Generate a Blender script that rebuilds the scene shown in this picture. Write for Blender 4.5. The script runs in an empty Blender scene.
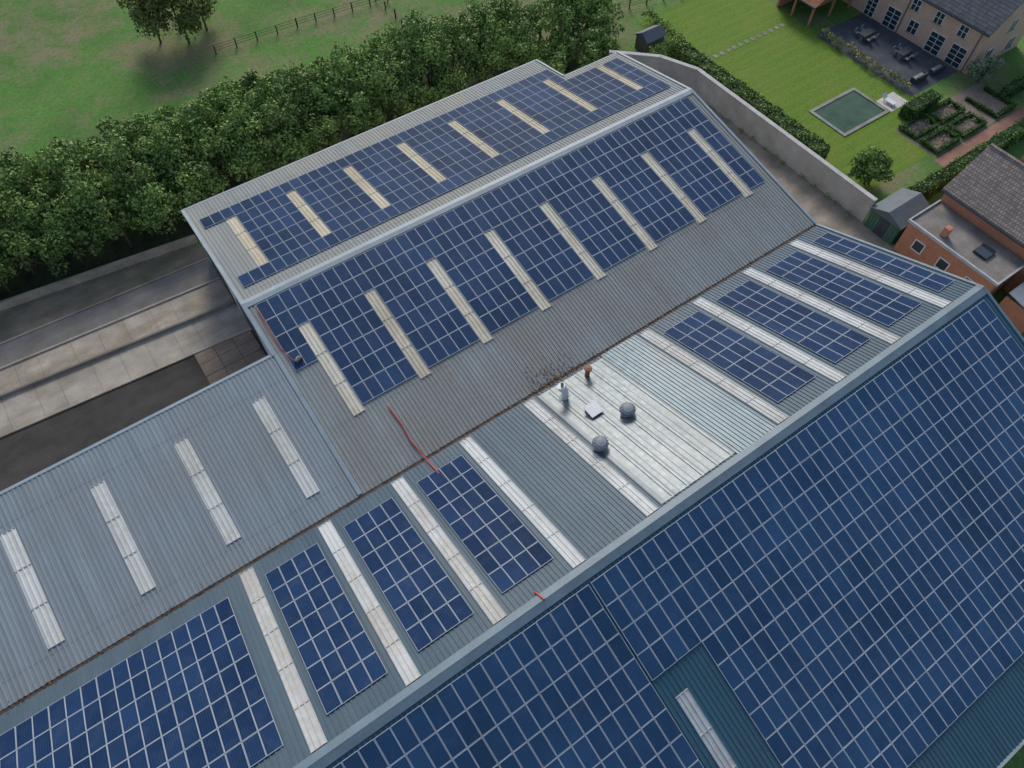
import bpy, math, random
import numpy as np
from mathutils import Vector
R=random.Random(3); NR=np.random.default_rng(5)
sc=bpy.context.scene
sc.view_settings.view_transform='Standard'; sc.view_settings.look='None'; sc.view_settings.exposure=0
cam=bpy.data.cameras.new('camera'); co=bpy.data.objects.new('camera',cam); sc.collection.objects.link(co)
co.location=(0,0,55); co.rotation_euler=(math.radians(32),0,math.radians(-34.7)); cam.lens=24.96; cam.sensor_width=36; cam.clip_end=3000; cam.clip_start=.5
sc.camera=co
SE=34
w=bpy.data.worlds.new('World'); sc.world=w; w.use_nodes=True
nt=w.node_tree; sky=nt.nodes.new('ShaderNodeTexSky'); sky.sky_type='NISHITA'; sky.sun_disc=False
sky.sun_elevation=math.radians(SE); sky.sun_rotation=math.radians(27.9); sky.dust_density=2.0; sky.air_density=1
nt.links.new(sky.outputs[0],nt.nodes['Background'].inputs[0]); nt.nodes['Background'].inputs[1].default_value=.15
sl=bpy.data.lights.new('sun','SUN'); so=bpy.data.objects.new('sun',sl); sc.collection.objects.link(so)
sl.energy=2.0; sl.angle=math.radians(18); sl.color=(1,.96,.9)
e_,a_=math.radians(SE),math.radians(27.9)
so.rotation_euler=Vector((math.cos(e_)*math.sin(a_),math.cos(e_)*math.cos(a_),math.sin(e_))).to_track_quat('Z','Y').to_euler()

# ---------- material helpers ----------
class NT:
    def __init__(s,name,rough=.6,metal=0,spec=.5):
        s.m=bpy.data.materials.new(name); s.m.use_nodes=True; s.t=s.m.node_tree; s.b=s.t.nodes['Principled BSDF']
        s.b.inputs['Roughness'].default_value=rough; s.b.inputs['Metallic'].default_value=metal; s.b.inputs['Specular IOR Level'].default_value=spec
        s.co=s.n('ShaderNodeNewGeometry').outputs['Position']
    def n(s,t): return s.t.nodes.new(t)
    def l(s,a,b): s.t.links.new(a,b)
    def noise(s,scale,detail=5,stretch=None,rough=.6):
        x=s.n('ShaderNodeTexNoise'); x.inputs['Scale'].default_value=scale; x.inputs['Detail'].default_value=detail; x.inputs['Roughness'].default_value=rough
        if stretch:
            mp=s.n('ShaderNodeMapping'); mp.inputs['Scale'].default_value=stretch; s.l(s.co,mp.inputs[0]); s.l(mp.outputs[0],x.inputs[0])
        else: s.l(s.co,x.inputs[0])
        return x.outputs[0]
    def ramp(s,f,stops):
        r=s.n('ShaderNodeValToRGB'); e=r.color_ramp.elements
        while len(e)<len(stops): e.new(.5)
        for i,(p,c) in enumerate(stops):
            e[i].position=p; e[i].color=(list(c)+[1]) if hasattr(c,'__len__') else (c,c,c,1)
        s.l(f,r.inputs[0]); return r.outputs[0]
    def mix(s,f,a,b,mode='MIX'):
        x=s.n('ShaderNodeMix'); x.data_type='RGBA'; x.blend_type=mode
        for inp,v in ((x.inputs[0],f),(x.inputs[6],a),(x.inputs[7],b)):
            if hasattr(v,'links'): s.l(v,inp)
            elif hasattr(v,'__len__'): inp.default_value=list(v)+[1]
            else: inp.default_value=v
        return x.outputs[2]
    def math(s,op,a,b=0,c=None):
        x=s.n('ShaderNodeMath'); x.operation=op
        for i,v in enumerate((a,b,c)):
            if v is None: continue
            if hasattr(v,'links'): s.l(v,x.inputs[i])
            else: x.inputs[i].default_value=v
        return x.outputs[0]
    def xyz(s):
        x=s.n('ShaderNodeSeparateXYZ'); s.l(s.co,x.inputs[0]); return x.outputs
    def col(s,c): s.l(c,s.b.inputs['Base Color']); return s
    def bump(s,h,st=.3,d=.05):
        x=s.n('ShaderNodeBump'); x.inputs['Strength'].default_value=st; x.inputs['Distance'].default_value=d; s.l(h,x.inputs['Height']); s.l(x.outputs[0],s.b.inputs['Normal'])
def mat(name,col,rough=.7,metal=0,var=.15,scale=1.0,spec=.4,fine=8):
    q=NT(name,rough,metal,spec)
    c=q.ramp(q.noise(scale,6),[(.3,[c*(1-var) for c in col]),(.7,[min(1,c*(1+var)) for c in col])])
    c=q.mix(.5,c,q.ramp(q.noise(fine,3),[(.3,.72),(.7,1.0)]),'MULTIPLY')
    q.col(c); return q.m
def roofmat(name,col,dirt,rough=.5,metal=.0,amount=.5,spec=.35,sheetw=1.0,lich=.25):
    q=NT(name,rough,metal,spec)
    a=q.noise(1.0,5,(2.2,.12,.12)); b=q.noise(.12,6); c=q.noise(2.5,5)
    base=q.ramp(a,[(.3,[v*.86 for v in col]),(.7,[v*1.12 for v in col])])
    X=q.xyz()[0]
    wn=q.n('ShaderNodeTexWhiteNoise'); wn.noise_dimensions='1D'; q.l(q.math('FLOOR',q.math('DIVIDE',X,sheetw)),wn.inputs['W'])
    base=q.mix(.35,base,q.ramp(wn.outputs[0],[(0,.76),(1,1.0)]),'MULTIPLY')
    f=q.ramp(q.math('MULTIPLY',b,q.math('ADD',c,.55)),[(.42,0.0),(.68,amount)])
    base=q.mix(f,base,dirt)
    sp=q.ramp(q.noise(9,6,None,.8),[(.6,0.0),(.72,lich)])
    q.col(q.mix(sp,base,[v*.45 for v in dirt]))
    q.l(q.math('MULTIPLY_ADD',c,.3,rough-.15),q.b.inputs['Roughness'])
    return q.m
def brick(name,c1,c2,mort,scale=1.0,rough=.85,bw=.24,bh=.08):
    q=NT(name,rough); X=q.xyz(); cb=q.n('ShaderNodeCombineXYZ'); q.l(q.math('ADD',X[0],X[1]),cb.inputs[0]); q.l(X[2],cb.inputs[1])
    t=q.n('ShaderNodeTexBrick'); q.l(cb.outputs[0],t.inputs[0]); t.inputs['Scale'].default_value=scale
    t.inputs['Color1'].default_value=list(c1)+[1]; t.inputs['Color2'].default_value=list(c2)+[1]; t.inputs['Mortar'].default_value=list(mort)+[1]
    t.inputs['Brick Width'].default_value=bw; t.inputs['Row Height'].default_value=bh; t.inputs['Mortar Size'].default_value=.008
    q.col(q.mix(.6,t.outputs[0],q.ramp(q.noise(.8,5),[(.3,.75),(.7,1.0)]),'MULTIPLY')); return q.m
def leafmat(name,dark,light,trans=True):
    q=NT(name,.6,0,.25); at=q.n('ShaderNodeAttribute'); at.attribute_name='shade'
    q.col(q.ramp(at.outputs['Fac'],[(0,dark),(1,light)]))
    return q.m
# ---------- mesh helpers ----------
def link(o,parent=None):
    sc.collection.objects.link(o); o.parent=parent; return o
def empty(name): return link(bpy.data.objects.new(name,None))
def mo(name,v,f,m,parent=None):
    me=bpy.data.meshes.new(name); me.from_pydata([tuple(map(float,p)) for p in v],[],f); me.update()
    if m: me.materials.append(m)
    return link(bpy.data.objects.new(name,me),parent)
class MB:
    """collects several parts in one mesh"""
    def __init__(s): s.v=[];s.f=[]
    def box(s,x0,x1,y0,y1,z0,z1,rot=0):
        b=len(s.v); cx,cy=(x0+x1)/2,(y0+y1)/2; c,sn=math.cos(rot),math.sin(rot)
        for z in (z0,z1):
            for x,y in ((x0,y0),(x1,y0),(x1,y1),(x0,y1)):
                dx,dy=x-cx,y-cy; s.v.append((cx+dx*c-dy*sn,cy+dx*sn+dy*c,z))
        s.f+=[tuple(b+i for i in t) for t in ((3,2,1,0),(4,5,6,7),(0,1,5,4),(1,2,6,5),(2,3,7,6),(3,0,4,7))]; return s
    def prism(s,poly,axis,a0,a1):
        b=len(s.v); n=len(poly)
        for a in (a0,a1):
            for p,q in poly: s.v.append((a,p,q) if axis=='x' else ((p,a,q) if axis=='y' else (p,q,a)))
        s.f.append(tuple(range(b+n-1,b-1,-1))); s.f.append(tuple(range(b+n,b+2*n)))
        for i in range(n): j=(i+1)%n; s.f.append((b+i,b+j,b+n+j,b+n+i))
        return s
    def tube(s,pts,rad,seg=10,cap=True):
        pts=[Vector(p) for p in pts]; rads=rad if hasattr(rad,'__len__') else [rad]*len(pts); b=len(s.v)
        for i,p in enumerate(pts):
            t=(pts[min(i+1,len(pts)-1)]-pts[max(i-1,0)])
            if t.length<1e-6: t=Vector((0,0,1))
            t.normalize()
            ref=Vector((0,0,1)) if abs(t.z)<.9 else Vector((1,0,0))
            u=t.cross(ref).normalized(); w_=t.cross(u)
            for k in range(seg):
                a=2*math.pi*k/seg; s.v.append(tuple(p+(u*math.cos(a)+w_*math.sin(a))*rads[i]))
        for i in range(len(pts)-1):
            for k in range(seg):
                k2=(k+1)%seg; s.f.append((b+i*seg+k,b+i*seg+k2,b+(i+1)*seg+k2,b+(i+1)*seg+k))
        if cap: s.f.append(tuple(b+k for k in range(seg))[::-1]); s.f.append(tuple(b+(len(pts)-1)*seg+k for k in range(seg)))
        return s
    def out(s,name,m,parent=None): return mo(name,s.v,s.f,m,parent)
def flat(name,poly,z,m,parent=None): return mo(name,[(x,y,z) for x,y in poly],[tuple(range(len(poly)))],m,parent)
P1=((41.8,9.73),(58.1,6.96)); P2=((41.8,9.73),(23.28,6.2)); P3=((8.5,11.6),(23.28,6.2)); P4=((8.5,11.6),(-15.1,3.0))
XL=2.6
def pl(P,s,off):
    (y0,z0),(y1,z1)=P; L=math.hypot(y1-y0,z1-z0); dy,dz=(y1-y0)/L,(z1-z0)/L
    ny,nz=-dz,dy
    if nz<0: ny,nz=-ny,-nz
    return (y0+dy*s+ny*off, z0+dz*s+nz*off)
def sheet(name,x0,x1,P,s0,s1,m,off=0,rib=.333,h=.05,parent=None,laps=0):
    xs=[(x0,0)]; k=math.floor(x0/rib)
    while k*rib<x1:
        for t,hh in ((0,0),(.6,0),(.68,h),(.92,h)):
            x=k*rib+t*rib
            if x0+.001<x<x1-.001: xs.append((x,hh))
        k+=1
    xs.append((x1,0)); v=[];f=[]
    for x,hh in xs:
        for s in (s0,s1):
            y,z=pl(P,s,off+hh); v.append((x,y,z))
    for i in range(len(xs)-1): f.append((2*i,2*i+2,2*i+3,2*i+1))
    return mo(name,v,f,m,parent)
def slab(name,x0,x1,P,s0,s1,o0,o1,m,parent=None):
    pts=[pl(P,s0,o0),pl(P,s1,o0),pl(P,s1,o1),pl(P,s0,o1)]
    return MB().prism(pts,'x',x0,x1).out(name,m,parent)

grey=roofmat('grey_metal',(.29,.34,.365),(.26,.265,.25),.5)
greyA=roofmat('grey_metal_worn',(.29,.32,.315),(.245,.235,.21),.5,amount=.75,lich=.4)
greyB=roofmat('grey_metal_pale',(.26,.285,.285),(.31,.3,.25),.6,amount=.7,spec=.2)
slate=roofmat('slate_metal',(.07,.12,.16),(.12,.145,.16),.5,amount=.4,spec=.25)
teal=roofmat('teal_metal',(.045,.12,.165),(.07,.12,.14),.5,amount=.4)
shiny=roofmat('smooth_metal_glare',(.17,.2,.215),(.24,.25,.25),.46,.3,amount=.6,sheetw=1.33,lich=.4)  # smoother sheets; base colour paler than slate to carry the sun glare
shiny2=roofmat('ribbed_metal_glare',(.1,.145,.175),(.15,.17,.18),.44,.3,amount=.5)  # slate sheets with a paler base colour, painting in the fading glare
cream=roofmat('skylight_cream',(.76,.71,.58),(.5,.43,.3),.6,amount=.75,sheetw=.3)
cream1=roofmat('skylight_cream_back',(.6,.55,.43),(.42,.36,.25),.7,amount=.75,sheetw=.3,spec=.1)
creamw=roofmat('skylight_pale',(.74,.75,.7),(.5,.48,.4),.6,amount=.7,sheetw=.3)
white=roofmat('skylight_white',(.58,.6,.6),(.38,.36,.32),.6,amount=.75,sheetw=.3,lich=.6,spec=.2)
trim=mat('trim_metal',(.3,.36,.39),.55,scale=.5); trimd=mat('trim_slate',(.15,.215,.26),.5,scale=.5)
rust=mat('gutter',(.1,.065,.045),.8,scale=2,var=.5)
whitewall=mat('white_cladding',(.66,.68,.7),.6,scale=.3,var=.06)
W=empty('warehouse')
sheet('roof_hall_a_back',XL,43.5,P1,0,16.53,greyB,parent=W); sheet('roof_hall_a_back',43.5,51,P1,0,11.5,greyB,parent=W)
sheet('roof_hall_a_front',XL,51,P2,0,18.7,greyA,parent=W); sheet('roof_lower_hall',-70,XL,P2,5.3,18.7,grey,parent=W)
sheet('roof_hall_b_back',-70,24.9,P3,0,15.6,slate,parent=W); sheet('roof_hall_b_back',24.9,28.7,P3,0,15.6,shiny2,parent=W); sheet('roof_hall_b_back',28.7,51,P3,0,15.6,slate,parent=W); sheet('roof_hall_b_front',-70,51,P4,0,25.1,teal,parent=W)
C=[5.8+5.96*k for k in range(8)]
skbar=mat('skylight_bar',(.55,.52,.45),.7,scale=3,var=.3)
def skl(x0,x1,P,s0,s1,m):
    sheet('skylight',x0,x1,P,s0,s1,m,.03,parent=W,h=.05)
    n=max(2,round((s1-s0)/3)); mb=MB()
    for i in range(n+1):
        s=s0+(s1-s0)*i/n; mb.prism([pl(P,s-.015,.03),pl(P,s+.015,.03),pl(P,s+.015,.085),pl(P,s-.015,.085)],'x',x0,x1)
    mb.out('skylight_laps',skbar,W)
for i,c in enumerate(C):
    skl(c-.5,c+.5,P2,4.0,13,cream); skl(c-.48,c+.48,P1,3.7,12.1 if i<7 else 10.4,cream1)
for k in range(7):
    c=-.2-6.17*k; skl(c-.54,c+.54,P2,8.0,16.8,creamw)
for k in range(10):
    if k==5: continue
    x=-7.1+6*k; skl(x,x+1.05,P3,.6,15.35,white)
skl(11.9,12.9,P4,9.2,17,white)
# ridges, valley, rakes, walls
for P in (P1,P2): slab('ridge_cap',XL-.1,51.1,P,-.02,.42,.07,.095,trim,W)
for P in (P3,P4): slab('ridge_cap',-70,51.1,P,-.02,.5,.07,.095,trimd,W)
MB().box(-70,51,23.05,23.5,6.12,6.2).out('valley_gutter',rust,W)
MB().box(XL,43.6,58.1,58.3,6.75,6.98).box(43.6,51.1,53.15,53.35,7.5,7.74).box(-70,XL,36.6,36.85,8.45,8.8).box(-70,51.1,-15.3,-15.1,2.75,3.02).out('eave_gutter',trim,W)
def rake(x0,x1,P,s0,s1,m,o0=-.25,o1=.11): slab('rake_trim',x0,x1,P,s0,s1,o0,o1,m,W)
rake(XL-.2,XL+.1,P1,0,16.6,trim); rake(XL-.2,XL+.1,P2,0,5.3,trim); slab('rake_flashing',XL-.1,XL+.25,P2,5.3,18.6,.06,.09,trim,W)
rake(43.45,43.65,P1,11.5,16.6,trim)
rake(50.9,51.15,P1,0,11.6,trim); rake(50.9,51.15,P2,0,18.7,trim); rake(50.9,51.15,P3,0,15.6,trimd); rake(50.9,51.15,P4,0,25.2,trimd)
wl=MB(); g=.12
wl.prism([(36.75,0),(58,0),(58,6.9-g),(41.8,9.7-g),(36.75,8.75-g)],'x',XL,XL+.25)
wl.prism([(23.3,0),(53,0),(53,7.65-g),(41.8,9.7-g),(23.3,6.2-g)],'x',50.6,50.9)
wl.prism([(-15,0),(23.2,0),(23.2,6.2-g),(8.5,11.5-g),(-15,3-g)],'x',50.6,50.9)
wl.box(XL+.3,43.4,57.8,58,0,6.75).box(43.4,50.5,52.9,53.1,0,7.5).box(43.2,43.4,53.15,57.75,0,6.9).box(-70,XL,36.4,36.6,0,8.55).box(-70,50.5,-15,-14.8,0,2.8)
wl.out('walls',whitewall,W)
dr=mat('dark_door',(.04,.045,.05),.5)
MB().box(XL-.07,XL-.01,51,55.5,0,4.2).box(XL-.07,XL-.01,44,48,0,4.2).out('roller_doors',dr,W)
lp=MB()
for P,x0,x1,ss in ((P2,3.4,50.8,(13.1,)),(P2,-70,2.4,(7.5,17.2)),(P3,-70,50.8,(1.3,8.0)),(P1,3.2,43.3,(1.2,14.6))):
    for s in ss: lp.prism([pl(P,s-.012,.0),pl(P,s+.012,.0),pl(P,s+.012,.012),pl(P,s-.012,.012)],'x',x0,x1)
lp.out('sheet_laps',trimd,W)
# ---------- solar panels ----------
def pvmat(name,c0,c1,rough,spec,frame=(.5,.54,.58)):
    q=NT(name,rough,0,spec)
    uv=q.n('ShaderNodeUVMap'); uv.uv_map='uv'; sp=q.n('ShaderNodeSeparateXYZ'); q.l(uv.outputs[0],sp.inputs[0]); u,v=sp.outputs[0],sp.outputs[1]
    at=q.n('ShaderNodeAttribute'); at.attribute_name='shade'
    base=q.mix(at.outputs['Fac'],c0,c1)
    def line(x,n,wd):
        f=q.math('FRACT',q.math('MULTIPLY',x,n)); d=q.math('ABSOLUTE',q.math('SUBTRACT',f,.5)); return q.math('GREATER_THAN',d,.5-wd)
    l1=line(q.math('DIVIDE',q.math('SUBTRACT',u,.04),.92),6,.045); l2=line(q.math('DIVIDE',q.math('SUBTRACT',v,.024),.952),10,.035)
    cells=q.math('MULTIPLY',q.math('MAXIMUM',l1,l2),.30)
    base=q.mix(cells,base,(.17,.23,.34))
    base=q.mix(.8,base,q.ramp(q.noise(.14,5),[(.3,.55),(.7,1.0)]),'MULTIPLY')
    dust=q.ramp(q.noise(1.2,6),[(.5,0.0),(.8,.08)])
    base=q.mix(dust,base,(.25,.25,.24))
    du=q.math('ABSOLUTE',q.math('SUBTRACT',u,.5)); dv=q.math('ABSOLUTE',q.math('SUBTRACT',v,.5))
    fr=q.math('MAXIMUM',q.math('GREATER_THAN',du,.5-.026),q.math('GREATER_THAN',dv,.5-.016))
    q.col(q.mix(fr,base,frame))
    q.l(q.math('MULTIPLY_ADD',fr,.3,rough),q.b.inputs['Roughness'])
    return q.m
pvA=pvmat('panel_blue',(.018,.05,.12),(.03,.072,.16),.3,.2)
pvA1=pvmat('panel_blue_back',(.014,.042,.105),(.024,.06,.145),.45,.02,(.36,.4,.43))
pvB=pvmat('panel_navy',(.009,.033,.095),(.018,.052,.135),.4,.02,(.42,.46,.5))
pvC=pvmat('panel_deep_blue',(.014,.058,.135),(.026,.084,.19),.2,.4,(.52,.57,.62))
def panels(P,cells,m,w=.965,h=1.68):
    v=[];f=[];uv=[];sh=[]
    for xc,s in cells:
        b=len(v); val=min(1,max(0,R.gauss(.5,.3))); t=R.uniform(-.01,.01); t2=R.uniform(-.01,.01); ox=R.uniform(-.006,.006); os_=R.uniform(-.006,.006)
        for off in (.07,.125):
            for dx,ds in ((-w/2,0),(w/2,0),(w/2,h),(-w/2,h)):
                y,z=pl(P,s+ds+os_,off+(t if dx<0 else -t)+(t2 if ds==0 else -t2)); v.append((xc+dx+ox,y,z)); sh.append(val)
        f+= [(b+4,b+5,b+6,b+7),(b,b+1,b+5,b+4),(b+1,b+2,b+6,b+5),(b+2,b+3,b+7,b+6),(b+3,b,b+4,b+7)]
        uv+=[0,0,1,0,1,1,0,1]+[0]*32
    o=mo('solar_panel_array',v,f,m); me=o.data
    l=me.uv_layers.new(name='uv'); l.data.foreach_set('uv',uv)
    a=me.attributes.new('shade','FLOAT','POINT'); a.data.foreach_set('value',sh)
    return o
cl=[]
for k,c in enumerate(C):
    for j in range(6):
        x=c+.993*j
        if x>50.4: continue
        for r in range(7):
            if j==0 and r>1: continue
            cl.append((x,.55+1.715*r))
for r in range(4):
    for x in (4.8,3.82): cl.append((x,.55+1.715*r))
panels(P2,cl,pvA)
cl=[]
for k,c in enumerate(C):
    for j in range(6):
        x=c+.993*j
        if x>50.4: continue
        for r in range(7):
            if j==0 and 0<r<6: continue
            if x>43 and r>4: continue
            cl.append((x,1.9+1.715*r))
for x in (4.8,3.82):
    cl.append((x,1.9)); cl.append((x,1.9+1.715*6))
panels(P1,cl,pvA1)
for k in (0,1,2,6,7,8,9):
    panels(P3,[(-7.1+6*k+1.55+.5+j*.99,2+1.72*r) for j in range(4 if k<9 else 2) for r in range(7)],pvB)
panels(P3,[(-8.7-j*.99,2+1.72*r) for j in range(30) for r in range(7)],pvB)
panels(P4,[(10.6-j*1,.75+1.71*r) for j in range(48) for r in range(12)],pvC)
panels(P4,[(11.75+j*1,.75+1.71*r) for j in range(39) for r in range(12) if j>3 or r<4],pvC)
# ---------- roof furniture ----------
def zr(y): return 11.6-.3654*(y-8.5)
galv=mat('galvanised_steel',(.45,.47,.49),.45,.3,scale=3); dark=mat('dark_steel',(.06,.07,.08),.5); capm=mat('vent_cap',(.27,.29,.31),.6,0); terra=mat('terracotta',(.33,.15,.09),.8); wht=mat('white_paint',(.78,.79,.79),.6,var=.04)
sheet('smooth_roof_section',18.3,24.9,P3,.7,15.2,shiny,.055,rib=1.33,h=.02,parent=W)  # overlay sheets laid over the area where the glare falls
ms=MB()
for i in range(5):
    x=19.2+i*1.33; ms.prism([pl(P3,.8,.07),pl(P3,15,.07),pl(P3,15,.105),pl(P3,.8,.105)],'x',x,x+.03)
ms.out('standing_seams',shiny2,W)
def turbine(x,y):
    E=empty('roof_vent'); z=zr(y); k_=.75
    MB().tube([(x,y,z-.3),(x,y,z+.5)],.4*k_,20).out('collar',galv,E)
    MB().tube([(x,y,z+.1),(x,y,z+.2)],.85*k_,4).out('flashing',trim,E)
    MB().tube([(x,y,z+.45),(x,y,z+.5),(x,y,z+.8),(x,y,z+.92),(x,y,z+.98)],[.6*k_,.78*k_,.74*k_,.5*k_,.12],24).out('cowl',capm,E)
    m=MB()
    for k in range(16):
        a=k*math.pi/8; m.tube([(x+.79*k_*math.cos(a),y+.79*k_*math.sin(a),z+.5),(x+.76*k_*math.cos(a),y+.76*k_*math.sin(a),z+.8),(x+.5*k_*math.cos(a),y+.5*k_*math.sin(a),z+.94)],.025,4)
    m.out('fins',galv,E)
turbine(18.5,15.6); turbine(22.1,16.8)
E=empty('roof_hatch'); x,y=20.4,18.6; z=zr(y)
MB().box(x-.45,x+.45,y-.45,y+.45,z-.4,z+.4).out('curb',galv,E)
MB().box(x-.56,x+.56,y-.56,y+.56,z+.41,z+.5).out('lid',wht,E)
E=empty('exhaust_pipe'); x,y=19.75,21.2; z=zr(y)
MB().tube([(x,y,z-.3),(x-.02,y+.02,z+.9),(x-.12,y+.12,z+1.35)],[.27,.27,.27],18).tube([(x-.12,y+.12,z+1.3),(x-.2,y+.22,z+1.5),(x-.26,y+.3,z+1.75)],[.3,.36,.34],18).out('pipe_and_cap',wht,E)
MB().tube([(x-.262,y+.303,z+1.755),(x-.27,y+.31,z+1.765)],.26,16).out('pipe_opening',dark,E)
MB().tube([(x,y,z-.1),(x,y,z+.12)],.45,18).out('flashing',trim,E)
E=empty('chimney_flue'); x,y=22.6,22.0; z=zr(y)
MB().tube([(x,y,z-.3),(x,y,z+1.0)],.2,14).out('pipe',terra,E); MB().tube([(x,y,z+1.0),(x,y,z+1.05),(x,y,z+1.2),(x,y,z+1.25)],[.1,.32,.3,.1],14).out('rain_cap',terra,E)
red=mat('red_cable',(.6,.07,.035),.5)
def p2z(y): return 9.73-.1906*(41.8-y)
MB().tube([(3.3,40.9,p2z(40.9)+.18),(3.2,39,p2z(39)+.15),(3.25,37,p2z(37)+.12),(3.6,35.4,p2z(35.4)+.12)],.035,6).out('red_cable',red)
MB().tube([(7.9,28.3,p2z(28.3)+.12),(8.0,26.5,p2z(26.5)+.12),(7.9,25,p2z(25)+.12),(8.1,23.6,6.4),(8.15,22.6,zr(22.6)+.12),(8.2,21.3,zr(21.3)+.12)],.05,6).out('red_cable',red)
MB().tube([(8.1,9.3,zr(9.3)+.12),(8.25,8.5,11.75)],.06,6).out('red_cable',red)
E=empty('tool_bag'); z=p2z(35.2)
MB().box(3.65,4.25,35.0,35.35,z+.05,z+.42,.4).out('bag_body',dark,E); MB().tube([(3.75,35.1,z+.4),(3.85,35.15,z+.6),(4.05,35.22,z+.6),(4.15,35.25,z+.4)],.03,6).out('handle',wht,E)
# ---------- ground ----------
q=NT('grass_field',.95,0,.2)
c=q.ramp(q.noise(.05,6),[(.3,(.09,.21,.045)),(.5,(.13,.31,.06)),(.7,(.18,.37,.085))])
c=q.mix(q.ramp(q.noise(.9,6),[(.35,0.0),(.7,.5)]),c,(.085,.17,.04))
br=q.ramp(q.noise(.06,11,None,.8),[(.47,0.0),(.58,.72)])
c=q.mix(br,c,(.33,.26,.17)); c=q.mix(q.ramp(q.noise(.45,9,None,.8),[(.52,0.0),(.66,.65)]),c,(.3,.27,.14))
c=q.mix(.85,c,q.ramp(q.noise(2.2,7,None,.8),[(.3,.42),(.7,1.0)]),'MULTIPLY')
q.col(c); q.bump(q.noise(6,4),.6,.1)
mo('ground',[(-1500,-1500,0),(1500,-1500,0),(1500,1500,0),(-1500,1500,0)],[(0,1,2,3)],q.m)
def lin(ya,yb,x): return ya+(yb-ya)*(x+18)/19.
def concrete(name,col,var=.25,stain=(.1,.08,.06),amt=.6):
    q=NT(name,.9,0,.2); c=q.ramp(q.noise(.5,6),[(.3,[v*(1-var) for v in col]),(.7,[v*(1+var) for v in col])])
    c=q.mix(q.ramp(q.noise(.35,7,(.25,1,1),.7),[(.45,0.0),(.7,amt)]),c,stain)
    c=q.mix(.6,c,q.ramp(q.noise(7,4),[(.3,.7),(.7,1.0)]),'MULTIPLY'); q.col(c); return q.m
conc=concrete('concrete',(.46,.4,.32),.25,(.2,.16,.11),.7); conc2=concrete('concrete_pale',(.43,.39,.33),.2,(.22,.18,.13),.8); asph=concrete('asphalt_old',(.25,.235,.21),.2,(.16,.145,.12)); asd=concrete('asphalt_dark',(.06,.057,.053),.3,(.1,.09,.08)); dirt=concrete('dirt_strip',(.28,.23,.17),.3,(.1,.13,.05),.7)
bd=[(63.7,61.4),(59.4,58.5),(56.4,55.3),(53.1,51.5),(48.9,47.6)]
def strip(name,a,b,z,m): flat(name,[(-70,lin(*b,-70)),(XL,lin(*b,XL)),(XL,lin(*a,XL)),(-70,lin(*a,-70))],z,m)
flat('yard',[(-70,36.6),(XL,36.6),(XL,48),(-70,53)],.004,asd)
strip('dirt_verge',bd[0],bd[1],.008,dirt); strip('road',bd[1],bd[2],.012,asph); strip('concrete_lane',bd[2],bd[3],.008,conc); strip('concrete_lane',bd[3],bd[4],.012,conc2)
def kerb(name,a,h,t,m):
    b0=lin(*a,-70);b1=lin(*a,XL)
    MB().prism([(-70,b0),(XL,b1),(XL,b1+t),(-70,b0+t)],'z',0.01,h).out(name,m)
kerb('low_wall',bd[0],1.0,.25,conc); kerb('kerb',bd[2],.15,.2,conc2); kerb('kerb',bd[3],.35,.22,asph); kerb('kerb',bd[4],.15,.2,conc); kerb('kerb',bd[1],.12,.15,conc)
pj=MB()
for i in range(24):
    x=-55+i*2.5+R.uniform(-.3,.3)
    if x>0: continue
    y0=lin(*bd[3],x); y1=lin(*bd[2],x); pj.box(x,x+.04,y0+.3,y1-.05,.01,.018); y0=lin(*bd[4],x); y1=lin(*bd[3],x); pj.box(x+.9,x+.94,y0+.25,y1-.05,.014,.022)
pj.out('lane_joints',concrete('joint',(.27,.24,.2)))
pav=MB()
for i in range(3):
    for j in range(3): pav.box(-3.1+i*1.85,-3.1+i*1.85+1.8,43.4+j*1.5,43.4+j*1.5+1.45,.01,.06+.01*((i+j)%2))
pav.out('paving_slabs',concrete('slab_brown',(.3,.24,.19)))
yard=concrete('yard_concrete',(.36,.31,.25),.3,(.18,.16,.13))
flat('yard',[(51,-20),(62,-20),(62,52),(56.5,58.5),(51,58.5)],.004,yard)
flat('concrete_path',[(52.5,0),(54.5,0),(54.5,50),(52.5,50)],.008,concrete('path',(.42,.39,.35)))
wallm=concrete('wall_render',(.5,.47,.42),.15,(.3,.26,.21),.5); copm=mat('coping',(.5,.49,.47),.8)
def wall(pts,h,t,m,name):
    E=empty(name); a=MB(); b=MB()
    for (x0,y0),(x1,y1) in zip(pts,pts[1:]):
        d=Vector((x1-x0,y1-y0)).normalized(); n=Vector((-d.y,d.x))*t/2; nn=n*1.5
        a.prism([(x0-n.x,y0-n.y),(x1-n.x,y1-n.y),(x1+n.x,y1+n.y),(x0+n.x,y0+n.y)],'z',0,h)
        b.prism([(x0-nn.x,y0-nn.y),(x1-nn.x,y1-nn.y),(x1+nn.x,y1+nn.y),(x0+nn.x,y0+nn.y)],'z',h,h+.08)
    a.out('wall_body',m,E); b.out('coping',copm,E)
wall([(55.5,59.3),(60,55),(62,50.5),(62,23.7)],3,.35,wallm,'boundary_wall')
q=NT('lawn',.9,0,.2); X=q.xyz()
st=q.ramp(q.math('SINE',q.math('MULTIPLY',X[1],4.2)),[(.35,0.0),(.65,1.0)])
c=q.mix(st,(.14,.27,.03),(.16,.30,.035)); c=q.mix(q.ramp(q.noise(.22,9,None,.75),[(.38,0.0),(.68,.8)]),c,(.24,.29,.06)); c=q.mix(.85,c,q.ramp(q.noise(3,7,None,.75),[(.3,.45),(.7,1.0)]),'MULTIPLY'); q.col(c)
flat('lawn',[(66,26.5),(76,26.5),(84,33.5),(84,66),(66,66)],.006,q.m)
stone=concrete('stone',(.46,.43,.38)); sm=MB()
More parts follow.
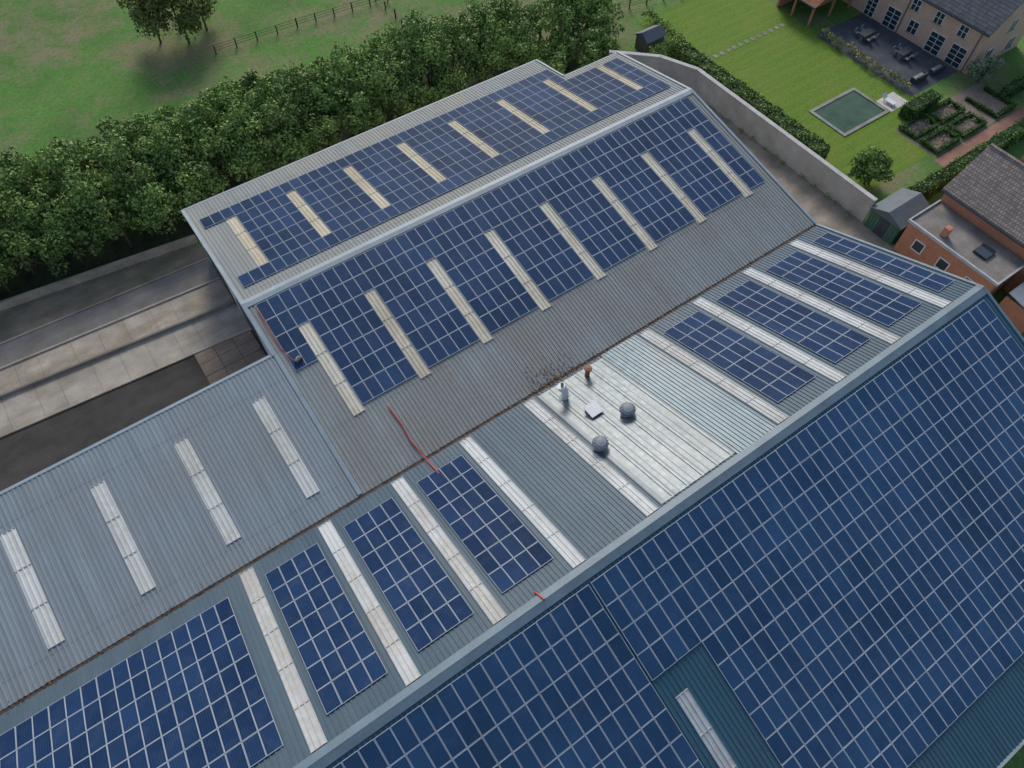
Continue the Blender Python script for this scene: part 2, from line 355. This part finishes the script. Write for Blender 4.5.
for i in range(14): sm.box(66.8+i*1.1,67.35+i*1.1,53.8,54.5,.006,.04,R.uniform(-.1,.1))
sm.out('stepping_stones',concrete('stone_old',(.3,.3,.24)))
E=empty('pond'); q=NT('pond_water',.12,0,.3); q.col(q.ramp(q.noise(.5,5),[(.3,(.02,.065,.035)),(.7,(.055,.12,.07))])); flat('water',[(71.2,34.5),(78.4,34.5),(78.4,39.3),(71.2,39.3)],.03,q.m,E)
MB().box(70.8,71.2,34.1,39.7,0,.12).box(78.4,78.8,34.1,39.7,0,.12).box(71.2,78.4,34.1,34.5,0,.12).box(71.2,78.4,39.3,39.7,0,.12).out('stone_rim',concrete('rim',(.38,.38,.34)),E)
flat('stone_deck',[(79,34),(82.2,34),(82.2,36.4),(79,36.4)],.02,mat('pale_stone',(.6,.58,.54),.8))
flat('patio',[(83.2,34.5),(92.5,34.5),(92.5,50),(83.2,50)],.02,concrete('patio_slate',(.085,.095,.115),.3,(.13,.13,.13)))
flat('brick_path',[(76,24.2),(100,24.2),(100,25.6),(76,25.6)],.01,concrete('red_paver',(.36,.2,.15)))
# ---------- foliage ----------
def leaves(pos,nrm,size,rot=.8):
    n=len(pos); a=NR.normal(size=(n,3))*rot+nrm; a/=np.linalg.norm(a,axis=1)[:,None]+1e-9
    t=np.cross(a,NR.normal(size=(n,3))); t/=np.linalg.norm(t,axis=1)[:,None]+1e-9; b=np.cross(a,t)
    sz=(size*NR.uniform(.5,1.35,n))[:,None]
    return np.stack([pos-t*sz,pos-b*sz*.6,pos+t*sz,pos+b*sz*.6],1)
def fmesh(name,quads,shade,m,parent=None):
    n=len(quads); me=bpy.data.meshes.new(name); me.vertices.add(4*n); me.vertices.foreach_set('co',quads.reshape(-1).astype(np.float32))
    me.loops.add(4*n); me.loops.foreach_set('vertex_index',np.arange(4*n,dtype=np.int32)); me.polygons.add(n)
    me.polygons.foreach_set('loop_start',np.arange(0,4*n,4,dtype=np.int32)); me.polygons.foreach_set('loop_total',np.full(n,4,dtype=np.int32))
    me.update(calc_edges=True); a=me.attributes.new('shade','FLOAT','POINT'); a.data.foreach_set('value',np.repeat(np.clip(shade,0,1),4).astype(np.float32))
    me.materials.append(m); return link(bpy.data.objects.new(name,me),parent)
def crown(c,rad,n,size,nl=18):
    c=np.array(c,float); rad=np.array(rad,float); d=NR.normal(size=(nl,3)); d[:,2]=np.abs(d[:,2])*1.3-.55; d/=np.linalg.norm(d,axis=1)[:,None]
    lc=c+d*rad*NR.uniform(.45,.85,(nl,1)); lr=NR.uniform(.25,.48,nl); ls=NR.uniform(.2,.75,nl)
    i=NR.integers(0,nl,n); e=NR.normal(size=(n,3)); e/=np.linalg.norm(e,axis=1)[:,None]; e[:,2]=np.where(e[:,2]<-.3,-e[:,2],e[:,2])
    p=lc[i]+e*(lr[i]*NR.uniform(.6,1.12,n))[:,None]*rad
    p[:,2]=np.maximum(p[:,2],.05)
    sh=ls[i]+NR.normal(size=n)*.16+.14*e[:,2]+.12*(p[:,2]-c[2])/rad[2]  # random leaf tone, plus painted shading: lighter on top, darker low down
    return leaves(p,e,size),sh
tm=mat('bark',(.12,.09,.06),.9)
def foliage(name,cr,m,size,dens,trunks=True):
    Q=[];S=[];tb=MB()
    for c,r in cr:
        qd,s=crown(c,r,int(dens*r[0]*r[0]),size); Q.append(qd); S.append(s+R.uniform(-.18,.18))
        if trunks:
            x,y,z=c; tb.tube([(x,y,0),(x+.1,y,z*.5),(x,y+.1,z)],[.16,.11,.05],6)
            for a in range(4):
                t=R.uniform(0,6.28); tb.tube([(x+.05,y,z*.5),(x+math.cos(t)*r[0]*.6,y+math.sin(t)*r[1]*.6,z+.3*r[2])],[.07,.03],5)
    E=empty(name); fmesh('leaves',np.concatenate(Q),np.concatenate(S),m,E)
    if trunks: tb.out('trunks_and_limbs',tm,E)
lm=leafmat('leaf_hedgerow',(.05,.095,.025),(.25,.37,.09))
cr=[]
for row,y in enumerate((64.6,66.8,69.2,71.6,74.0,75.6)):
    x=-30+row*.7; xe=(62,61,60,50,38,22)[row]
    while x<xe:
        yo=0 if x>-2 else .10*(-2-x)
        hgt=(R.uniform(2.6,3.6)+(.9 if row in(1,2,3) else -.2))*(1.0 if x<45 else .8); r=R.uniform(1.6,2.7)
        cr.append(((x+R.uniform(-.6,.6),y+yo+R.uniform(-.7,.7),hgt),(r,r,hgt*R.uniform(.8,1.0))))
        x+=R.uniform(1.9,3.0)
for i in range(12): cr.append(((R.uniform(45,57),R.uniform(60.5,64),1.9),(1.7,1.7,1.9)))
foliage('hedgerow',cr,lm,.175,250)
flat('soil_strip',[(-70,70),(0,62.3),(60,62.3),(60,66),(45,74),(0,75.5),(-70,84)],.005,mat('leaf_litter',(.04,.06,.022),.95,var=.4))
lm2=leafmat('leaf_olive',(.06,.09,.02),(.27,.29,.075))
foliage('field_tree',[((14.8,95.4,4.2),(3.8,3.8,4.4)),((17.8,96.8,3.8),(3.1,3.1,3.8)),((11.8,97.6,3.6),(3,3,3.6)),((15,99,5.5),(3.8,3.8,3.8))],lm2,.2,300)
foliage('garden_tree',[((66.6,27.6,1.9),(2.1,2.1,2.0)),((66.9,27.3,1.5),(1.6,1.6,1.5))],lm,.15,700)
foliage('garden_shrub',[((92.2,31.7,1.6),(1.9,1.9,1.7))],leafmat('leaf_silver',(.09,.14,.07),(.33,.4,.26)),.15,480)
n=900; dx=np.where(NR.random(n)<.35,NR.normal(21,2.2,n),NR.uniform(-40,50,n)); dp=np.stack([dx,23.28+NR.normal(size=n)*.16,np.full(n,6.27)],1); dp[:,2]+=np.abs(dp[:,1]-23.28)*.25
n2=130; yy=23.4+np.abs(NR.normal(size=n2))*.9; d2=np.stack([NR.normal(20.5,1.1,n2),yy,9.73-.1906*(41.8-yy)+.08],1)
fmesh('gutter_debris',leaves(np.concatenate([dp,d2]),np.array((0,0,1.)),.075,.3),NR.uniform(0,1,n+n2),leafmat('leaf_dry',(.03,.022,.015),(.22,.14,.07)),W)
hm=leafmat('leaf_box',(.03,.08,.015),(.15,.29,.05)); hcore=mat('hedge_core',(.02,.045,.012),.95)
def hedgebox(name,boxes,m=hm,size=.1,dens=45):
    E=empty(name); Q=[];S=[];cb=MB()
    for x0,x1,y0,y1,h in boxes:
        cb.box(x0+.08,x1-.08,y0+.08,y1-.08,0,h-.08)
        lx,ly=x1-x0,y1-y0
        for A,mk,nv in ((lx*ly,lambda n:np.stack([NR.uniform(x0,x1,n),NR.uniform(y0,y1,n),np.full(n,h)],1),(0,0,1)),(lx*h,lambda n:np.stack([NR.uniform(x0,x1,n),np.full(n,y0),NR.uniform(0,h,n)],1),(0,-1,0)),(ly*h,lambda n:np.stack([np.full(n,x0),NR.uniform(y0,y1,n),NR.uniform(0,h,n)],1),(-1,0,0)),(lx*h,lambda n:np.stack([NR.uniform(x0,x1,n),np.full(n,y1),NR.uniform(0,h,n)],1),(0,1,0)),(ly*h,lambda n:np.stack([np.full(n,x1),NR.uniform(y0,y1,n),NR.uniform(0,h,n)],1),(1,0,0))):
            n=max(4,int(A*dens)); p=mk(n); p+=NR.normal(size=(n,3))*.05+(.12*np.sin(p[:,[1]]*2.1+p[:,[0]]*1.7))*np.array(nv); Q.append(leaves(p,np.array(nv,float),size)); S.append(NR.uniform(.15,.85,n)+.12*np.sin(p[:,0]*1.3+p[:,1]))
    fmesh('leaves',np.concatenate(Q),np.concatenate(S),m,E); cb.out('core',hcore,E)
hedgebox('garden_hedge',[(63.6,65.6,32.5,57,2.2)],m=leafmat('leaf_hedge2',(.06,.12,.025),(.24,.35,.08)),size=.14,dens=70)
hedgebox('garden_hedge',[(67,100,22.0,23.4,2.0)],size=.13); hedgebox('garden_hedge',[(79,84.3,31.6,33.2,1.6)]); hedgebox('garden_hedge',[(92,104,27.5,28.7,1.3)])
pb=[]
for bx in (77,81.8):
    for by in (26,29):
        pb+= [(bx,bx+4.4,by,by+.45,.5),(bx,bx+4.4,by+2.1,by+2.55,.5),(bx,bx+.45,by+.45,by+2.1,.5),(bx+3.95,bx+4.4,by+.45,by+2.1,.5)]
hedgebox('parterre_hedge',pb,size=.08,dens=90); hedgebox('parterre_hedge',[(88,88.45,26,30.4,.5),(91.5,92,26,30.4,.5),(88.45,91.5,26,26.45,.5)],size=.08,dens=90)
flat('flower_bed',[(76.6,25.8),(92.2,25.8),(92.2,31.6),(76.6,31.6)],.015,mat('soil',(.26,.2,.16),.95))
foliage('flower_plants',[((bx+1.1+i*1.1,by+1.3,.3),(.5,.5,.4)) for bx in (77,81.8) for by in (26,29) for i in range(3)],leafmat('leaf_pinkish',(.12,.15,.05),(.5,.42,.3)),.08,240,False)
foliage('border_plants',[((83.9+R.uniform(-.5,.5),36+i*1.0,.5),(.8,.8,.75)) for i in range(14)],leafmat('leaf_grassy',(.08,.13,.04),(.42,.38,.17)),.11,260,False)
foliage('garden_shrub',[((66.8+R.uniform(-.5,.5),58.5+i*1.6,.8),(1.0,1.0,1.0)) for i in range(5)]+[((61.2+i*.9,57.6+R.uniform(-.4,.4),1.0),(1.0,1.0,1.2)) for i in range(5)],lm,.12,300,False)
foliage('weeds',[((61.5+R.uniform(-.4,.1),25+i*1.9+R.uniform(-.6,.6),.15),(.45,.5,.35)) for i in range(13)]+[((51.6+R.uniform(-.2,.4),26+i*2.4,.15),(.4,.5,.3)) for i in range(9)],lm,.08,220,False)
# ---------- fences ----------
fw=mat('fence_wood',(.13,.11,.09),.9)
def fence(pts,name,h=1.2,sp=2.5):
    m=MB()
    for (x0,y0),(x1,y1) in zip(pts,pts[1:]):
        L=math.hypot(x1-x0,y1-y0); n=max(1,int(L/sp))
        for i in range(n+1): x=x0+(x1-x0)*i/n; y=y0+(y1-y0)*i/n; m.box(x-.07,x+.07,y-.07,y+.07,0,h+R.uniform(-.1,.1))
        for hh in (.4,.75,1.08): m.tube([(x0,y0,hh),(x1,y1,hh)],.025,4)
    m.out(name,fw)
fence([(16.8,91.2),(28,90.6),(41,89.3)],'field_fence'); fence([(39.6,90.2),(39.8,85),(39,80)],'field_fence'); fence([(62,70),(80,66),(100,64)],'field_fence')
# ---------- houses ----------
glass=NT('window_glass',.08,0,.8); glass.b.inputs['Base Color'].default_value=(.03,.04,.05,1); glass=glass.m
def tiles(name,c): 
    q=NT(name,.8,0,.3); t=q.n('ShaderNodeTexBrick'); X=q.xyz(); cb=q.n('ShaderNodeCombineXYZ'); q.l(X[1],cb.inputs[0]); q.l(X[0],cb.inputs[1]); q.l(cb.outputs[0],t.inputs[0])
    t.inputs['Scale'].default_value=1; t.inputs['Brick Width'].default_value=.3; t.inputs['Row Height'].default_value=.33; t.inputs['Mortar Size'].default_value=.03
    t.inputs['Color1'].default_value=[v*.8 for v in c]+[1]; t.inputs['Color2'].default_value=[v*1.25 for v in c]+[1]; t.inputs['Mortar'].default_value=[v*.45 for v in c]+[1]
    q.col(q.mix(.5,t.outputs[0],q.ramp(q.noise(.7,5),[(.3,.6),(.7,1.0)]),'MULTIPLY')); return q.m
def gable_house(name,x0,x1,y0,y1,he,hr,wm,rm,wins,doors=(),chim=None,axis='y'):
    E=empty(name); xm=(x0+x1)/2
    MB().prism([(x0,0),(x1,0),(x1,he),(xm,hr),(x0,he)],'y',y0,y1).out('walls',wm,E)
    t=.2; o=.4; sl=(hr-he)/(xm-x0); r=MB()
    r.prism([(x0-o,he-o*sl+.03),(xm,hr+.03),(xm,hr+.03+t),(x0-o,he-o*sl+.03+t)],'y',y0-.3,y1+.3); r.prism([(xm+.003,hr+.03),(x1+o,he-o*sl+.03),(x1+o,he-o*sl+.03+t),(xm+.003,hr+.03+t)],'y',y0-.3,y1+.3); r.out('roof',rm,E)
    MB().box(xm-.15,xm+.15,y0-.3,y1+.3,hr+.18,hr+.32).out('ridge_tiles',rm,E)
    MB().box(x0-o-.15,x0-o-.01,y0-.3,y1+.3,he-o*sl-.05,he-o*sl+.12).out('gutter',dark,E)
    fr=MB();gl=MB();sills=MB()
    for side,c,z0,ww,hh in wins:
        if side=='x':
            gl.box(x0-.03,x0-.01,c-ww/2,c+ww/2,z0,z0+hh)
            for a,b,cc,d in ((c-ww/2-.08,c-ww/2,z0,z0+hh),(c+ww/2,c+ww/2+.08,z0,z0+hh),(c-ww/2-.08,c+ww/2+.08,z0+hh,z0+hh+.08),(c-.035,c+.035,z0,z0+hh)): fr.box(x0-.08,x0-.005,a,b,cc,d)
            n=max(2,round(hh/.6))
            for i in range(1,n): fr.box(x0-.07,x0-.035,c-ww/2,c+ww/2,z0+hh*i/n-.025,z0+hh*i/n+.025)
            sills.box(x0-.15,x0-.005,c-ww/2-.15,c+ww/2+.15,z0-.1,z0-.003)
        else:
            gl.box(c-ww/2,c+ww/2,y0-.03,y0-.01,z0,z0+hh)
            for a,b,cc,d in ((c-ww/2-.08,c-ww/2,z0,z0+hh),(c+ww/2,c+ww/2+.08,z0,z0+hh),(c-ww/2-.08,c+ww/2+.08,z0+hh,z0+hh+.08),(c-.035,c+.035,z0,z0+hh)): fr.box(a,b,y0-.08,y0-.005,cc,d)
            sills.box(c-ww/2-.15,c+ww/2+.15,y0-.15,y0-.005,z0-.1,z0-.003)
    gl.out('window_glass',glass,E); fr.out('window_frames',wht,E); sills.out('window_sills',stone,E)
    if chim: cx,cy=chim; MB().box(cx-.45,cx+.45,cy-.45,cy+.45,he,hr+1.1).out('chimney',wm,E); MB().box(cx-.5,cx+.5,cy-.5,cy+.5,hr+1.1,hr+1.25).out('chimney_cap',stone,E)
    return E
b1=brick('brick_buff',(.68,.4,.28),(.78,.5,.37),(.6,.45,.36)); b2=brick('brick_orange',(.5,.18,.09),(.6,.24,.13),(.45,.3,.22))
t1=tiles('roof_tiles_slate',(.15,.155,.17)); t2=tiles('roof_tiles_brown',(.3,.25,.22)); t3=tiles('roof_tiles_red',(.36,.15,.08))
E=gable_house('brick_house',92.5,103,33.5,58,5.6,10,b1,t1,[('x',35.8,.1,2.0,2.4),('x',39.0,.1,2.0,2.4),('x',42.6,.9,1.3,1.5),('x',45.8,.1,2.0,2.4),('x',49.2,.1,1.4,2.4),('x',36.5,3.5,1.1,1.3),('x',40,3.5,1.1,1.3),('x',43.5,3.5,1.1,1.3),('x',47,3.5,1.1,1.3),('x',50.5,3.5,1.1,1.3),('y',95.5,.8,1.4,1.5),('y',100,.8,1.4,1.5),('y',97.7,4,1.2,1.4)],chim=(97.8,52))
MB().tube([(92.35,34.2,0),(92.35,34.2,5.2)],.06,8).tube([(92.35,44.4,0),(92.35,44.4,5.2)],.06,8).out('downpipes',dark,E)
E=empty('garden_pavilion'); MB().box(84,92.2,57.5,57.8,0,2.7).box(84,84.25,52,52.25,0,2.7).box(84,84.25,55,55.25,0,2.7).box(88,88.25,52,52.25,0,2.7).box(91.9,92.15,52,52.25,0,2.7).out('posts_and_wall',b2,E)
MB().prism([(83.6,2.7),(92.3,2.7),(92.3,4.6),(88,4.6)],'y',51.7,58).out('tiled_roof',t3,E)
MB().box(83.5,83.62,51.7,58,2.6,2.8).out('gutter',dark,E)
E=gable_house('brick_house',66.2,75,8.5,19.6,5.6,8.4,b2,t2,[('y',69,1,1.2,1.4),('y',72,1,1.2,1.4)],chim=(71.6,16.5))
MB().box(61.5,66.1,9.6,19.4,0,3.8).out('annex_walls',b2,E); MB().box(61.4,66.1,9.5,19.5,3.8,3.95).out('annex_roof',concrete('bitumen',(.26,.24,.22),.3,(.14,.12,.1)),E)
MB().box(61.25,61.45,9.4,19.6,3.85,4.15).box(61.45,66.1,9.4,9.55,3.85,4.15).box(61.45,66.1,19.45,19.6,3.85,4.15).out('annex_parapet',mat('zinc',(.45,.47,.49),.6),E)
m=MB();g_=MB()
for c in (11.5,14.5,17.4):
    g_.box(61.44,61.46,c-.5,c+.5,1.5,2.6); m.box(61.4,61.49,c-.6,c-.5,1.4,2.7).box(61.4,61.49,c+.5,c+.6,1.4,2.7).box(61.4,61.49,c-.5,c+.5,2.6,2.7).box(61.4,61.49,c-.5,c+.5,1.4,1.5)
g_.out('annex_glass',glass,E); m.out('annex_frames',wht,E)
MB().box(63,64.6,12,13.4,3.95,4.2).out('annex_skylight',glass,E); MB().box(62.2,62.8,16,16.6,3.95,5.0).out('annex_chimney',b2,E)
E=empty('garden_shed'); MB().box(61.6,66.2,19.9,23.4,0,2.4).out('walls',mat('green_boards',(.07,.17,.12),.7),E)
MB().prism([(19.7,2.4),(23.6,2.4),(23.6,2.5),(21.65,3.3),(19.7,2.5)],'x',61.4,66.4).out('roof',mat('shed_roof',(.11,.14,.16),.6),E)
MB().box(61.55,61.59,21,22.2,.05,2.1).out('door',dark,E); m=MB()
for k in range(11): m.box(61.56,61.595,20+k*.32,20.03+k*.32,.05,2.35) if not 20.9<20+k*.32<22.3 else None
m.out('board_battens',dark,E)
E=empty('lean_to'); MB().box(62.5,70,5.2,5.4,0,2.6).box(62.5,62.7,5.4,8.4,0,2.6).out('walls',b2,E); MB().prism([(5,2.6),(8.4,3.2),(8.4,3.3),(5,2.7)],'x',62.3,70.2).out('roof',mat('lean_roof',(.3,.33,.36),.5),E)
E=empty('field_shed'); MB().box(62,64.8,59.4,61.6,0,1.8).out('walls',mat('shed_boards',(.15,.13,.11),.8),E); MB().prism([(59.2,1.8),(61.8,1.8),(60.5,2.6)],'x',61.8,65).out('roof',mat('shed_slate',(.1,.12,.15),.6),E)
# patio furniture
def table(x,y):
    E=empty('outdoor_table'); MB().box(x-1.1,x+1.1,y-.55,y+.55,.72,.78).out('top',dark,E); MB().box(x-1,x-.9,y-.45,y-.35,.02,.72).box(x+.9,x+1,y-.45,y-.35,.02,.72).box(x-1,x-.9,y+.35,y+.45,.02,.72).box(x+.9,x+1,y+.35,y+.45,.02,.72).out('legs',dark,E)
    for cx,cy,s in ((x-.6,y-1,-1),(x+.5,y-1,-1),(x-.6,y+1,1),(x+.5,y+1,1)):
        E=empty('outdoor_chair'); MB().box(cx-.25,cx+.25,cy-.25,cy+.25,.42,.48).box(cx-.25,cx+.25,cy+s*.25-.03,cy+s*.25+.03,.48,.95).out('seat_and_back',capm,E)
        m=MB()
        for a in (-.22,.22):
            for b in (-.22,.22): m.box(cx+a-.02,cx+a+.02,cy+b-.02,cy+b+.02,.02,.42)
        m.out('legs',dark,E)
table(89,40.5); table(88.2,46)
for x,y in ((86.6,36.2),(89.8,36.0)):
    E=empty('outdoor_sofa'); MB().box(x-1,x+1,y-.4,y+.4,.05,.4).box(x-1,x+1,y-.42,y-.22,.4,.85).box(x-1.12,x-1,y-.42,y+.4,.05,.65).box(x+1,x+1.12,y-.42,y+.4,.05,.65).out('frame',dark,E); MB().box(x-.97,x-.02,y-.2,y+.38,.403,.52).box(x+.02,x+.97,y-.2,y+.38,.403,.52).out('cushions',capm,E)
for cx,cy in ((80,35.4),):
    E=empty('sun_lounger'); MB().box(cx-.35,cx+.35,cy-.9,cy+.5,.3,.38).prism([(cy+.5,.3),(cy+1.0,.7),(cy+.97,.78),(cy+.5,.38)],'x',cx-.35,cx+.35).out('cushion',wht,E); MB().box(cx-.3,cx-.25,cy-.8,cy-.75,0,.3).box(cx+.25,cx+.3,cy-.8,cy-.75,0,.3).box(cx-.3,cx-.25,cy+.4,cy+.45,0,.3).box(cx+.25,cx+.3,cy+.4,cy+.45,0,.3).out('legs',dark,E)
